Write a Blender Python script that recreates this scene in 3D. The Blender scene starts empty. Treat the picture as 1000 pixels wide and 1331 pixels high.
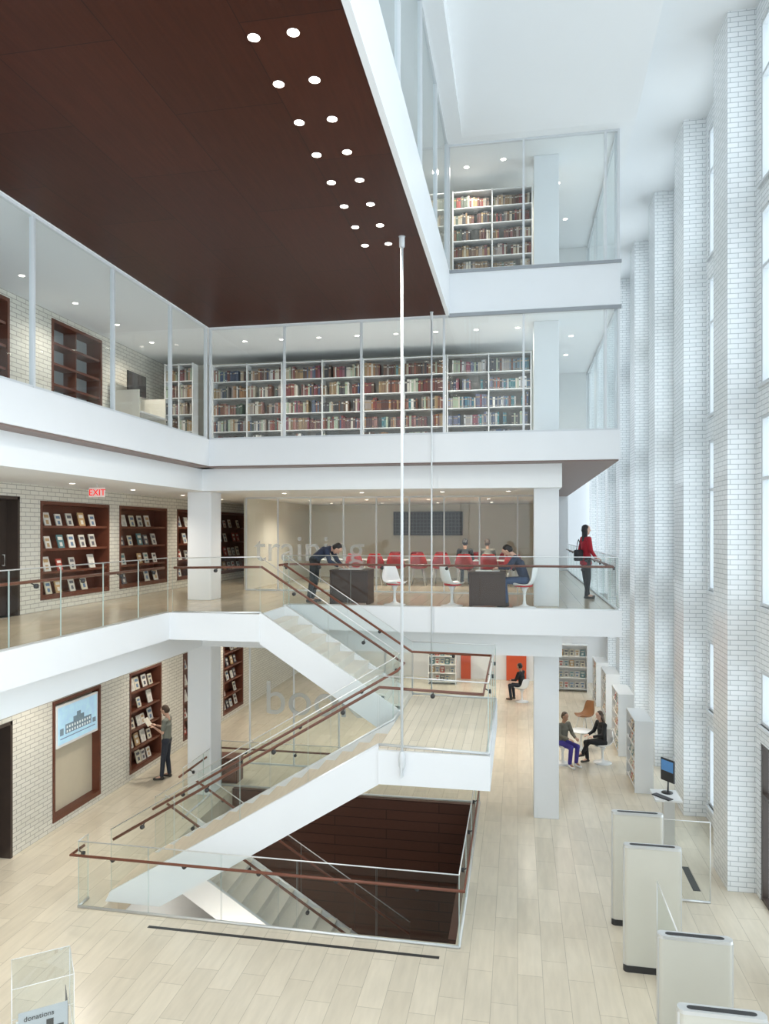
import bpy, bmesh, math, random
from mathutils import Vector, Matrix
random.seed(7)
scene=bpy.context.scene; COL=scene.collection
try:
    scene.view_settings.view_transform='Standard'
except Exception: pass
R=math.radians
# ------------------------------------------------------------------ materials
def nt(name):
    m=bpy.data.materials.new(name); m.use_nodes=True
    n=m.node_tree; n.nodes.clear()
    return m,n,n.nodes.new('ShaderNodeOutputMaterial')
def M(name,col,rough=.5,metal=0,es=0,noise=.04,ns=6,stretch=None,ecol=None):
    m,n,out=nt(name)
    b=n.nodes.new('ShaderNodeBsdfPrincipled')
    b.inputs['Roughness'].default_value=rough; b.inputs['Metallic'].default_value=metal
    c=(col[0],col[1],col[2],1)
    if noise>0:
        tc=n.nodes.new('ShaderNodeTexCoord'); mp=n.nodes.new('ShaderNodeMapping')
        if stretch: mp.inputs['Scale'].default_value=stretch
        nz=n.nodes.new('ShaderNodeTexNoise'); nz.inputs['Scale'].default_value=ns; nz.inputs['Detail'].default_value=4
        mx=n.nodes.new('ShaderNodeMix'); mx.data_type='RGBA'
        mx.inputs[6].default_value=tuple(max(0,v*(1-noise)) for v in col)+(1,)
        mx.inputs[7].default_value=tuple(min(1,v*(1+noise)) for v in col)+(1,)
        n.links.new(tc.outputs['Object'],mp.inputs[0]); n.links.new(mp.outputs[0],nz.inputs[0])
        n.links.new(nz.outputs[0],mx.inputs[0]); n.links.new(mx.outputs[2],b.inputs['Base Color'])
    else: b.inputs['Base Color'].default_value=c
    if es>0:
        b.inputs['Emission Color'].default_value=(ecol+(1,)) if ecol else c
        b.inputs['Emission Strength'].default_value=es
        try: m.cycles.emission_sampling='NONE'
        except Exception: pass
    n.links.new(b.outputs[0],out.inputs[0]); return m
def brick(name,c1,c2,mortar,bw,rh,ms,mode,rough=.35,bump=.15,noise=None,offset=.5,spec=.5):
    m,n,out=nt(name); L=n.links.new
    g=n.nodes.new('ShaderNodeNewGeometry'); s=n.nodes.new('ShaderNodeSeparateXYZ'); L(g.outputs['Position'],s.inputs[0])
    c=n.nodes.new('ShaderNodeCombineXYZ')
    if mode=='wall':
        a=n.nodes.new('ShaderNodeMath'); L(s.outputs[0],a.inputs[0]); L(s.outputs[1],a.inputs[1])
        L(a.outputs[0],c.inputs[0]); L(s.outputs[2],c.inputs[1])
    elif mode=='floor':
        L(s.outputs[1],c.inputs[0]); L(s.outputs[0],c.inputs[1])
    t=n.nodes.new('ShaderNodeTexBrick'); t.offset=offset
    t.inputs['Scale'].default_value=1; t.inputs['Brick Width'].default_value=bw; t.inputs['Row Height'].default_value=rh
    t.inputs['Mortar Size'].default_value=ms; t.inputs['Mortar Smooth'].default_value=.1
    t.inputs['Color1'].default_value=c1+(1,); t.inputs['Color2'].default_value=c2+(1,); t.inputs['Mortar'].default_value=mortar+(1,)
    L(c.outputs[0],t.inputs[0])
    b=n.nodes.new('ShaderNodeBsdfPrincipled'); b.inputs['Roughness'].default_value=rough
    b.inputs['Specular IOR Level'].default_value=spec
    src=t.outputs[0]
    if noise:
        nz=n.nodes.new('ShaderNodeTexNoise'); nz.inputs['Scale'].default_value=noise[0]; nz.inputs['Detail'].default_value=5
        mp=n.nodes.new('ShaderNodeMapping'); mp.inputs['Scale'].default_value=noise[2]; L(g.outputs['Position'],mp.inputs[0]); L(mp.outputs[0],nz.inputs[0])
        hs=n.nodes.new('ShaderNodeMapRange'); hs.inputs[3].default_value=1-noise[1]; hs.inputs[4].default_value=1+noise[1]*.6; L(nz.outputs[0],hs.inputs[0])
        vm=n.nodes.new('ShaderNodeVectorMath'); vm.operation='SCALE'; L(t.outputs[0],vm.inputs[0]); L(hs.outputs[0],vm.inputs[3]); src=vm.outputs[0]
    L(src,b.inputs['Base Color'])
    if bump:
        bp=n.nodes.new('ShaderNodeBump'); bp.inputs['Strength'].default_value=bump; bp.inputs['Distance'].default_value=.01; bp.invert=True
        L(t.outputs[1],bp.inputs['Height']); L(bp.outputs[0],b.inputs['Normal'])
    L(b.outputs[0],out.inputs[0]); return m
def glassmat(name,tint,base=.04,k=.5,haze=0):
    m,n,out=nt(name); L=n.links.new
    tr=n.nodes.new('ShaderNodeBsdfTransparent'); tr.inputs[0].default_value=tint+(1,)
    gl=n.nodes.new('ShaderNodeBsdfGlossy'); gl.inputs['Roughness'].default_value=.02; gl.inputs[0].default_value=(.9,.95,.95,1)
    lw=n.nodes.new('ShaderNodeLayerWeight'); lw.inputs[0].default_value=.5
    p=n.nodes.new('ShaderNodeMath'); p.operation='POWER'; p.inputs[1].default_value=4; L(lw.outputs['Facing'],p.inputs[0])
    q=n.nodes.new('ShaderNodeMath'); q.operation='MULTIPLY_ADD'; q.inputs[1].default_value=k; q.inputs[2].default_value=base; L(p.outputs[0],q.inputs[0])
    mx=n.nodes.new('ShaderNodeMixShader'); L(q.outputs[0],mx.inputs[0]); L(tr.outputs[0],mx.inputs[1]); L(gl.outputs[0],mx.inputs[2])
    last=mx
    if haze:
        d=n.nodes.new('ShaderNodeBsdfDiffuse'); d.inputs[0].default_value=(.9,.93,.95,1)
        m2=n.nodes.new('ShaderNodeMixShader'); m2.inputs[0].default_value=haze; L(mx.outputs[0],m2.inputs[1]); L(d.outputs[0],m2.inputs[2]); last=m2
    L(last.outputs[0],out.inputs[0]); return m
white=M('white_paint',(.80,.82,.84),.5,noise=.02,ns=2)
ceilm=M('white_ceiling',(.84,.86,.87),.7,noise=.015,ns=1)
cream=M('cream_wall',(.74,.71,.62),.7,noise=.02)
paleg=M('pale_grey_wall',(.78,.80,.80),.7,noise=.02)
brickm=brick('white_glazed_brick',(.88,.90,.91),(.82,.85,.86),(.48,.51,.53),.26,.085,.006,'wall',.22,.25)
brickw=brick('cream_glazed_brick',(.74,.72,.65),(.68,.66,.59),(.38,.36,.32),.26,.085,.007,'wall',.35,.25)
floorm=brick('limestone_plank_floor',(.76,.685,.555),(.675,.605,.485),(.47,.42,.33),1.05,.34,.0035,'floor',.24,.0,noise=(2.2,.16,(5,.8,1)),offset=.37)
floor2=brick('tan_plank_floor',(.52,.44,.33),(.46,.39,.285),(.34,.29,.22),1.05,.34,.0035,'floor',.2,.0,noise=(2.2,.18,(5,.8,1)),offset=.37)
brownc=brick('perforated_brown_ceiling',(.058,.0145,.0075),(.048,.0122,.0065),(.022,.006,.004),2.4,1.2,.006,'floor',.38,0,noise=(14,.4,(2,.15,1)),spec=.16)
brownw=brick('brown_board_wall',(.10,.040,.026),(.085,.034,.022),(.035,.015,.010),2.4,.22,.008,'wall',.5,.2,noise=(8,.2,(1,1,6)),spec=.25)
soffit=M('brown_grey_soffit',(.22,.16,.14),.5)
woodd=M('dark_red_wood',(.125,.038,.020),.4,noise=.3,ns=5,stretch=(1,6,1))
railw=M('brown_handrail_wood',(.17,.055,.03),.35,noise=.2)
metal=M('satin_metal',(.72,.73,.73),.35,metal=.6,noise=.03)
alu=M('white_aluminium',(.66,.69,.71),.35,noise=.02)
dark=M('dark_metal',(.03,.03,.032),.4,noise=.1)
darkdoor=M('dark_bronze_door',(.05,.035,.028),.35,noise=.2)
deskm=M('dark_brown_desk',(.055,.028,.018),.5,noise=.15)
stepw=M('pale_step_stone',(.76,.72,.65),.45,noise=.1,ns=5,stretch=(1,.3,1))
stepl=M('pale_wood_tread',(.72,.61,.48),.45,noise=.14,ns=6,stretch=(6,.4,1))
landm=brick('landing_planks',(.84,.74,.61),(.76,.67,.54),(.50,.43,.34),1.2,.14,.004,'floor',.4,0,noise=(3,.12,(6,.5,1)))
plastic=M('white_plastic',(.85,.86,.86),.25,noise=.01)
gatem=M('off_white_gate_panel',(.66,.64,.56),.3,noise=.02)
redc=M('red_fabric',(.55,.03,.03),.8,noise=.15,ns=30)
redp=M('red_shell',(.40,.025,.03),.35,noise=.08)
glass=glassmat('guard_glass',(.93,.955,.945),.022,.27)
cglass=glassmat('curtain_wall_glass',(.94,.965,.965),.05,.5)
glasse=M('glass_edge',(.50,.60,.57),.2,noise=.05)
frost=glassmat('frosted_film',(.85,.87,.88),.0,.1,haze=.30)
lampm=M('lamp_lens',(1,.95,.85),.5,es=9,noise=0,ecol=(1,.93,.8))
# ------------------------------------------------------------------ mesh helpers
def obj(name,V,F,mats,mi=None,smooth=False,center=True):
    V=[Vector(v) for v in V]
    loc=Vector((0,0,0))
    if center:
        lo=Vector([min(v[i] for v in V) for i in range(3)]); hi=Vector([max(v[i] for v in V) for i in range(3)])
        loc=(lo+hi)/2; loc.z=lo.z
    me=bpy.data.meshes.new(name); me.from_pydata([v-loc for v in V],[],F)
    if not isinstance(mats,(list,tuple)): mats=[mats]
    for m in mats: me.materials.append(m)
    if mi:
        for p,i in zip(me.polygons,mi): p.material_index=i
    if smooth:
        for p in me.polygons: p.use_smooth=True
    me.update()
    o=bpy.data.objects.new(name,me); o.location=loc; COL.objects.link(o); return o
BF=[(0,3,2,1),(4,5,6,7),(0,1,5,4),(1,2,6,5),(2,3,7,6),(3,0,4,7)]
def bv(b):
    x0,x1,y0,y1,z0,z1=b
    return [(x0,y0,z0),(x1,y0,z0),(x1,y1,z0),(x0,y1,z0),(x0,y0,z1),(x1,y0,z1),(x1,y1,z1),(x0,y1,z1)]
def boxes(name,bs,mat):
    V=[];F=[]
    for b in bs:
        k=len(V); V+=bv(b); F+=[tuple(i+k for i in f) for f in BF]
    return obj(name,V,F,mat)
def box(name,*b,mat=None): return boxes(name,[b],mat)
def bevel(o,w=.01,s=2):
    m=o.modifiers.new('bevel','BEVEL'); m.width=w; m.segments=s; m.limit_method='ANGLE'; return o
def prism(name,poly,y0,y1,mat,axis='y'):
    n=len(poly)
    V=[(p[0],y0,p[1]) for p in poly]+[(p[0],y1,p[1]) for p in poly]
    F=[tuple(range(n)),tuple(range(2*n-1,n-1,-1))]+[(i,i+n,(i+1)%n+n,(i+1)%n) for i in range(n)]
    return obj(name,V,F,mat)
def tube(name,pts,r,mat,seg=8):
    pts=[Vector(p) for p in pts]; V=[];F=[]
    for i,p in enumerate(pts):
        d=Vector((0,0,0))
        if i>0: d+=(p-pts[i-1]).normalized()
        if i<len(pts)-1: d+=(pts[i+1]-p).normalized()
        d.normalize()
        up=Vector((0,0,1)) if abs(d.z)<.95 else Vector((0,1,0))
        u=d.cross(up).normalized(); w=u.cross(d).normalized()
        for k in range(seg):
            a=2*math.pi*k/seg; V.append(p+u*r*math.cos(a)+w*r*math.sin(a))
    for i in range(len(pts)-1):
        for k in range(seg):
            a=i*seg+k; b=i*seg+(k+1)%seg; F.append((a,b,b+seg,a+seg))
    F.append(tuple(range(seg))[::-1]); F.append(tuple(range(len(V)-seg,len(V))))
    return obj(name,V,F,mat,smooth=True)
def lathe(name,prof,mat,seg=24,c=(0,0),smooth=True):
    V=[];F=[]
    for r,z in prof:
        for k in range(seg):
            a=2*math.pi*k/seg; V.append((c[0]+r*math.cos(a),c[1]+r*math.sin(a),z))
    for i in range(len(prof)-1):
        for k in range(seg):
            a=i*seg+k;b=i*seg+(k+1)%seg; F.append((a,b,b+seg,a+seg))
    F.append(tuple(range(seg))[::-1]); F.append(tuple(range(len(V)-seg,len(V))))
    return obj(name,V,F,mat,smooth=smooth)
def quad(name,vs,mat): return obj(name,vs,[(0,1,2,3)],mat)
def S(o,label,cat='structure'):
    o['kind']='structure'; o['label']=label; o['category']=cat; return o
def thing(name,label,cat,parts,base=(0,0,0),rot=0,world=False,structure=False,group=None,scale=1):
    e=bpy.data.objects.new(name,None); COL.objects.link(e); e.empty_display_size=.1
    b=Vector(base)
    for p in parts:
        p.parent=e
        if world: p.location=p.location-b
    e.location=b; e.rotation_euler[2]=rot; e.scale=(scale,)*3
    e['label']=label; e['category']=cat
    if structure: e['kind']='structure'
    if group: e['group']=group
    return e
def clone(t,loc,rot=None,label=None):
    n=t.copy(); COL.objects.link(n); n.location=loc
    if rot is not None: n.rotation_euler[2]=rot
    for c in t.children:
        d=c.copy(); COL.objects.link(d); d.parent=n
        for g in c.children:
            h=g.copy(); COL.objects.link(h); h.parent=d
    if label: n['label']=label
    return n
def text(name,body,size,mat,loc,rot,ext=.002):
    cu=bpy.data.curves.new(name,'FONT'); cu.body=body; cu.size=size; cu.extrude=ext
    t=bpy.data.objects.new(name,cu); COL.objects.link(t)
    dg=bpy.context.evaluated_depsgraph_get(); me=bpy.data.meshes.new_from_object(t.evaluated_get(dg))
    bpy.data.objects.remove(t); me.materials.clear(); me.materials.append(mat)
    o=bpy.data.objects.new(name,me); COL.objects.link(o); o.location=loc; o.rotation_euler=rot; return o
# ------------------------------------------------------------------ camera
H=6.1
cam=bpy.data.cameras.new('camera'); co=bpy.data.objects.new('camera',cam); COL.objects.link(co)
cam.sensor_fit='HORIZONTAL'; cam.sensor_width=36; cam.lens=33.84; cam.shift_y=.0245; cam.clip_end=200
co.location=(0,0,H); co.rotation_euler=(R(90),0,R(10.43)); scene.camera=co
# ------------------------------------------------------------------ levels
XL=-9.3; XE=-6.65; YF=14.9; XR=2.0; XW=3.5; XI=3.95
vx0,vx1,vy0,vy1=-6.62,-.9,10.68,16.25
S(boxes('floor',[(XL-.5,vx0,2,38,-.4,0),(vx1,XI+.3,2,38,-.4,0),(vx0,vx1,2,vy0,-.4,0),(vx0,vx1,vy1,38,-.4,0)],floorm),'pale limestone plank floor around the stair opening','floor')
S(box('floor',-9.3,1.5,9,19,-4.6,-4.4,mat=floorm),'pale stone floor of the lower level','floor')
S(box('wall_basement_back',vx0,vx1,vy1-.12,vy1-.002,-4.4,.02,mat=brownw),'dark brown boarded wall lining the stair opening','wall')
S(box('wall_basement_right',vx1-.12,vx1-.002,vy0+.1,vy1-.12,-4.4,.01,mat=brownw),'dark brown boarded side lining of the stair opening','wall')
S(box('wall_basement_left',vx0-.12,vx0,vy0,vy1,-4.4,-.41,mat=white),'white side wall of the stair opening','wall')
S(box('wall_basement_front',vx0,vx1,vy0-.12,vy0,-4.4,-.41,mat=white),'white wall below the floor edge','wall')
# second level deck
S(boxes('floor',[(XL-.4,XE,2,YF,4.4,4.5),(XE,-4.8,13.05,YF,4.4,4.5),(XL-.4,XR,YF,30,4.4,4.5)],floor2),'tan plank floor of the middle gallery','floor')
S(boxes('trim_1',[(XL,XE,2,13.05,4.0,4.4),(XL,-4.8,13.05,YF,4.0,4.4),(XL,XR,YF,30,4.0,4.4),
   (XE-.02,XE+.03,2,13.02,4.0,4.52),(XE-.02,-4.8,13.0,13.05,4.0,4.52),(-4.83,-4.78,13.05,YF,4.0,4.52),(-4.8,XR+.03,YF-.03,YF+.02,4.0,4.52),(XR-.02,XR+.03,YF,30,4.0,4.52)],white),'smooth white slab edge of the middle gallery','trim')
S(boxes('ceiling',[(XL,-7.0,2,30,3.5,4.0),(-7.0,.9,15.3,30,3.5,4.0)],ceilm),'white dropped ceiling over the ground floor','ceiling')
# third level slab
S(boxes('trim_2',[(XL,XE,2,YF,7.52,8.1),(XL,XR,YF,30,7.52,8.1)],white),'smooth white slab edge of the upper level','trim')
S(boxes('trim_3',[(-7.0,XE-.03,2,15.3,7.49,7.52),(-7.0,XR-.03,YF+.04,15.3,7.49,7.52),(.9,XR-.03,15.3,30,7.49,7.52)],soffit),'brown-grey soffit strip under the upper slab','soffit')
S(boxes('ceiling',[(XL,-7.0,2,30,7.0,7.49),(-7.0,.9,15.3,30,7.0,7.49)],ceilm),'white dropped ceiling over the middle gallery','ceiling')
# fourth level box
S(boxes('ceiling',[(XE,-1.43,2,YF-.02,10.55,10.62)],brownc),'dark red-brown perforated wood ceiling over the atrium','ceiling')
S(boxes('ceiling',[(XL,XE,2,YF,10.55,10.62),(XL,XR,YF,30,10.55,10.62)],ceilm),'white ceiling of the upper stack room','ceiling')
S(boxes('trim_4',[(XL,-1.4,2,YF,10.62,11.45),(XL,XR,YF,30,10.62,11.45),(-1.45,-1.38,2,YF,10.53,11.45)],white),'white spandrel of the top floor','trim')
S(boxes('trim_7',[(-1.4,XR+.02,YF-.03,YF+.02,10.50,10.57),(-1.4,XR+.02,YF-.03,YF+.02,11.40,11.46)],M('grey_band',(.30,.32,.34),.4)),'thin grey metal bands across the spandrel','trim')
S(boxes('ceiling',[(XL,-1.1,2,YF-.2,14.07,14.9),(XL,2.25,YF-.2,38,14.07,14.9)],ceilm),'white lowered ceiling over the top floor','ceiling')
a_,b_=YF-.2,7.5
S(obj('ceiling',[(-1.1,a_,14.07),(2.25,a_,14.07),(2.25,b_,14.9),(-1.1,b_,14.9),(2.25,a_,14.9),(-1.1,a_,14.9)],[(0,1,2,3),(1,4,2),(0,3,5),(3,2,4,5),(0,5,4,1)],ceilm),'sloping white ceiling above the atrium','ceiling')
S(box('ceiling',XL-.4,XI+.3,4,38,14.9,15.1,mat=ceilm),'high smooth white atrium ceiling','ceiling')
S(boxes('wall_back',[(XL,XI+.3,30,30.2,0,3.6),(XL,XR,30,30.2,3.6,14.1),(XR,XI+.3,37.8,38,0,14.9)],white),'white wall at the end of the hall','wall')
S(box('wall_training_back',-7.2,.9,24.5,24.6,4.5,7,mat=cream),'cream wall behind the training room','wall')
S(box('wall_training_left',-7.3,-7.2,18.6,24.5,4.5,7,mat=cream),'cream side wall of the training room','wall')
S(box('wall_stack_back',XL,.5,18.2,18.3,8.1,10.55,mat=cream),'pale wall behind the book stacks','wall')
S(box('wall_top_back',XL,.4,17.3,17.4,11.45,14.07,mat=cream),'pale wall behind the top floor shelves','wall')
S(boxes('wall_reading_back',[(.5,XR-.1,21,21.1,8.1,10.55),(.4,XR-.1,21,21.1,11.45,14.07)],paleg),'pale wall at the end of the glazed corridor','wall')
S(box('wall_training_right',.72,.86,16.3,24.5,4.5,7,mat=white),'white side wall of the training room','wall')
def holed(name,x0,x1,Y0,Y1,Z0,Z1,ops,mat,label):
    ys=sorted(set([Y0,Y1]+[o[0] for o in ops]+[o[1] for o in ops])); bs=[]
    for a,b in zip(ys,ys[1:]):
        m=(a+b)/2; z=Z0
        for o in sorted([o for o in ops if o[0]<m<o[1]],key=lambda o:o[2]):
            if o[2]>z: bs.append((x0,x1,a,b,z,o[2]))
            z=o[3]
        if z<Z1: bs.append((x0,x1,a,b,z,Z1))
    return S(boxes(name,bs,mat),label,'wall')
G_N=[(13.23,14.94,.15,2.62),(16.2,17.8,.15,2.62),(19.07,21.2,.15,2.62),(21.9,23.6,.15,2.62)]
L2_N=[(12.85,15.3,4.72,6.7),(15.74,18.1,4.72,6.7),(18.7,21.2,4.72,6.7),(21.6,23.9,4.72,6.7)]
L3_N=[(9.6,11.96,8.6,10.42),(13.2,15.0,8.6,10.42)]
DOORS=[(10.5,12.03,0,2.55),(10.3,12.23,4.5,6.75)]
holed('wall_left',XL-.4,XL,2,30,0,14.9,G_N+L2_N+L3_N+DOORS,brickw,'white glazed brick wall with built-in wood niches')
for i,(a,b,z0,z1) in enumerate(DOORS):
    d=box('door_leaf',XL-.3,XL-.22,a+.06,b-.06,z0,z1-.06,mat=darkdoor)
    fr=boxes('door_frame',[(XL-.4,XL+.02,a,a+.06,z0,z1),(XL-.4,XL+.02,b-.06,b,z0,z1),(XL-.4,XL+.02,a,b,z1-.06,z1)],darkdoor)
    hd=tube('door_handle',[(XL-.2,b-.2,z0+.95),(XL-.15,b-.2,z0+.95),(XL-.15,b-.2,z0+1.15),(XL-.2,b-.2,z0+1.15)],.012,metal)
    thing('door_%d'%(i+1),'dark bronze framed door in the brick wall','door',[d,fr,hd],base=(XL-.2,(a+b)/2,z0),world=True,structure=True)
# right wall piers and windows
piers=[3.2+3.3*k for k in range(11)]
for i,y in enumerate(piers):
    S(box('wall_right',XW,XI+.3,y,y+.9,0,14.9,mat=brickm),'white glazed brick pier between tall windows','wall')
wz=[(.35,2.0),(2.35,3.8),(4.85,8.0),(8.5,11.4),(11.8,14.5)]
wn=20
for y in piers[:-1]:
    a,b=y+.9,y+3.3
    if a<4: continue
    isdoor=abs(y-9.8)<.1
    zz=([(0,2.6),(2.9,3.8)]+wz[2:]) if isdoor else wz
    holed('wall_right',XI,XI+.25,a,b,0,14.9,[(a+.2,b-.2,z0,z1) for z0,z1 in zz],brickm,'white glazed brick bay with tall windows')
    for z0,z1 in zz:
        y0,y1=a+.2,b-.2; t=.06; x0,x1=XI+.02,XI+.12
        dd=isdoor and z0==0
        fm=darkdoor if dd else alu
        fb=[(x0,x1,y0,y0+t,z0,z1),(x0,x1,y1-t,y1,z0,z1),(x0,x1,y0+t,y1-t,z0,z0+t),(x0,x1,y0+t,y1-t,z1-t,z1),(x0,x1,(y0+y1)/2-.03,(y0+y1)/2+.03,z0+t,z1-t)]
        if z1-z0>2: fb.append((x0,x1,y0+t,y1-t,z0+(z1-z0)*.66,z0+(z1-z0)*.66+.06))
        f=boxes('door_frame' if dd else 'window_frame',fb,fm)
        g=quad('glass_pane',[(x0+.05,y0,z0),(x0+.05,y1,z0),(x0+.05,y1,z1),(x0+.05,y0,z1)],cglass)
        if dd:
            s=tube('door_handle',[(x0-.02,(y0+y1)/2-.12,.9),(x0-.08,(y0+y1)/2-.12,.9),(x0-.08,(y0+y1)/2-.12,1.25),(x0-.02,(y0+y1)/2-.12,1.25)],.014,metal)
            thing('door_3','dark framed glass exit doors in the brick wall','door',[f,g,s],base=(x0,(y0+y1)/2,z0),world=True,structure=True)
        else:
            s=box('window_sill',XI-.05,XI+.02,y0-.02,y1+.02,z0-.04,z0,mat=alu)
            thing('window_%d'%wn,'tall white framed window in the brick wall','window',[f,g,s],base=(x0,(y0+y1)/2,z0),world=True,structure=True); wn+=1
# glazing walls
def glazing(n,label,axis,c,ticks,z0,z1,m=.022,d=.035,mat=cglass,fr=alu):
    parts=[]
    def bb(a0,a1,q0,q1,zz0,zz1):
        return (a0,a1,q0,q1,zz0,zz1) if axis=='y' else (q0,q1,a0,a1,zz0,zz1)
    for t in ticks: parts.append(box('mullion',*bb(t-m,t+m,c-d,c+d,z0,z1),mat=fr))
    for a,b in zip(ticks,ticks[1:]):
        if axis=='y': vs=[(a+m,c,z0),(b-m,c,z0),(b-m,c,z1),(a+m,c,z1)]
        else: vs=[(c,a+m,z0),(c,b-m,z0),(c,b-m,z1),(c,a+m,z1)]
        parts.append(quad('glass_pane',vs,mat))
        parts.append(box('glazing_rail',*bb(a+m,b-m,c-d*.8,c+d*.8,z0,z0+.04),mat=fr))
        parts.append(box('glazing_rail',*bb(a+m,b-m,c-d*.8,c+d*.8,z1-.04,z1),mat=fr))
    mid=(ticks[0]+ticks[-1])/2
    base=(mid,c,z0) if axis=='y' else (c,mid,z0)
    return thing('window_%d'%n,label,'window',parts,base=base,world=True,structure=True)
glazing(1,'tall glass wall along the upper gallery','x',XE-.06,[2.95,5.0,7.05,9.1,11.15,13.2,14.84],8.1,10.55)
glazing(2,'tall glass wall in front of the book stacks','y',YF+.06,[-6.65,-4.95,-3.25,-1.5,.12,1.72,1.97],8.1,10.55)
glazing(3,'glass side wall of the upper stack room','x',XR-.05,[15.1,17,19,21,23,25,27,30],8.1,10.55)
glazing(4,'tall glass wall of the top floor room','x',-1.44,[2.4,4.5,6.6,8.7,10.75,12.8,14.84],11.45,14.07)
glazing(5,'glass front of the top floor stack room','y',YF+.06,[-1.4,.12,1.72,1.97],11.45,14.07)
glazing(6,'glass side wall of the top floor room','x',XR-.05,[15.1,17,19,21,23,25,27,30],11.45,14.07)
w7=glazing(7,'glass partition of the training room with frosted lettering','y',18.5,[-7.2,-6.3,-5.4,-4.5,-3.62,-2.75,-1.85,-.95,0,.72],4.5,7,m=.018,d=.025)
t=text('frosted_lettering','training',1.0,frost,(-6.95,18.44,5.3),(R(90),0,0)); t.parent=w7; t.location=t.location-w7.location
w8=glazing(8,'ground floor glass partition with frosted lettering','y',18.0,[-6.9,-5.7,-4.5,-3.3,-2.6],0,3.5,m=.018,d=.025)
t=text('frosted_lettering','books',1.25,frost,(-6.5,17.95,1.35),(R(90),0,0)); t.parent=w8; t.location=t.location-w8.location
def column(x,y,w,segs):
    ps=[bevel(box('column_shaft',x-w/2,x+w/2,y-w/2,y+w/2,z0,z1,mat=white),.01) for z0,z1 in segs]
    thing('column','smooth white square structural column','column',ps,base=(x,y,segs[0][0]),world=True)
column(.6,15.95,.52,[(0,3.5),(4.5,7.0),(8.1,10.55),(11.45,14.07)])
column(-7.24,15.95,.58,[(0,3.5),(4.5,7.0)])
# ------------------------------------------------------------------ guards
def guard(label,pts,side,h=1.07,hr=.88,maxlen=1.3,name='glass_railing',rail=True,asparts=False):
    pts=[Vector(p) for p in pts]; parts=[]; up=Vector((0,0,1)); br=[]
    nor=[]
    for a,b in zip(pts,pts[1:]):
        d=(b-a); d.z=0; d.normalize(); nr=Vector((-d.y,d.x,0))*side; nor.append(nr)
        n=max(1,round((b-a).length/maxlen))
        for i in range(n):
            p=a.lerp(b,i/n); q=a.lerp(b,(i+1)/n); dd=(q-p).normalized()*.008; p=p+dd; q=q-dd
            e=nr*.006
            V=[p,q,q+up*h,p+up*h]; V2=[v+e for v in V]+[v-e for v in V]
            F=[(0,1,2,3)]; mi=[0]
            VV=V+V2
            for k in range(4):
                j=(k+1)%4; F.append((4+k,4+j,8+j,8+k)); mi.append(1)
            parts.append(obj('glass_panel',VV,F,[glass,glasse],mi))
            m=(p+q)/2
            br.append((m+up*hr,nr))
        parts.append(tube('top_rail',[a+up*(h+.005),b+up*(h+.005)],.010,metal,6))
        parts.append(tube('base_shoe',[a+up*.02,b+up*.02],.022,metal,6))
    if rail:
        off=[]
        for i,p in enumerate(pts):
            if i==0: n=nor[0]
            elif i==len(pts)-1: n=nor[-1]
            else:
                n=nor[i-1]+nor[i]
                if (nor[i-1]-nor[i]).length<.1: n=nor[i]
            off.append(p+n*.08+up*hr)
        parts.append(tube('handrail',off,.024,railw,8))
        for m,nr in br:
            parts.append(tube('handrail_bracket',[m+up*-.06-nr*.02,m+up*-.06+nr*.02],.035,dark,10))
            parts.append(tube('handrail_bracket',[m+up*-.06,m+nr*.08+up*-.02],.010,dark,6))
    if asparts: return parts
    b=pts[0]; return thing(name,label,'railing',parts,base=b,world=True)
guard('frameless glass railing along the gallery edge with metal cap',[(XE-.03,3,4.5),(XE-.03,13.05,4.5)],1,maxlen=1.1)
guard('glass railing with brown handrail at the gallery edge',[(-4.84,14.55,4.5),(-4.84,YF+.03,4.5),(XR-.04,YF+.03,4.5),(XR-.04,29,4.5)],1)
guard('glass railing with brown handrail around the floor opening',[(-7.0,10.9,0),(-7.0,10.62,0),(-.84,10.58,0),(-.84,16.33,0),(-6.98,16.33,0),(-6.98,14.3,0)],-1)
# ------------------------------------------------------------------ staircases
def flight(x0,z0,x1,z1,y0,y1,n,mat,depth=.6,ground=False,tag=''):
    parts=[]; run=(x1-x0)/(n-1); rise=(z1-z0)/n
    for i in range(1,n):
        xa=x0+run*(i-1); xb=xa+run; z=z0+rise*i
        s=math.copysign(1,run); nose=xa-.02*s
        parts.append(boxes('stair_step',[(min(nose,xb),max(nose,xb),y0+.07,y1-.07,z-.04,z),(min(xa,xa+.02*s),max(xa,xa+.02*s),y0+.07,y1-.07,z-rise,z-.04)],mat))
    m=(z1-z0)/(x1-x0)
    top=.06
    A=(x0-(.08 if x1>x0 else -.08)*(1 if ground else 0),z0+top if not ground else 0); B=(x1,z1+top)
    if ground:
        xg=x0+(depth-top)/abs(m)*math.copysign(1,run)
        poly=[A,(x0,z0+top+rise*.6),B,(x1,z1-depth+top),(xg,z0)]
        sof=[(xg,z0+.0),(x1,z1-depth+top),(x1,z1-depth+top+.06),(xg,z0+.06)]
    else:
        poly=[A,B,(x1,z1-depth+top),(x0,z0-depth+top)]
        sof=[(x0,z0-depth+top),(x1,z1-depth+top),(x1,z1-depth+top+.06),(x0,z0-depth+top+.06)]
    parts.append(prism('stringer',poly,y0,y0+.07,white)); parts.append(prism('stringer',poly,y1-.07,y1,white))
    parts.append(prism('stair_soffit',sof,y0+.07,y1-.07,white))
    return parts
P=[]
P+=flight(-6.6,0,-2.1,2.75,10.88,12.42,16,stepl,ground=True)
P+=flight(-2.1,2.75,-4.8,4.5,13.02,14.55,10,stepw)
P.append(box('landing_slab',-2.1,-.4,10.85,14.58,2.23,2.74,mat=white))
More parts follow.
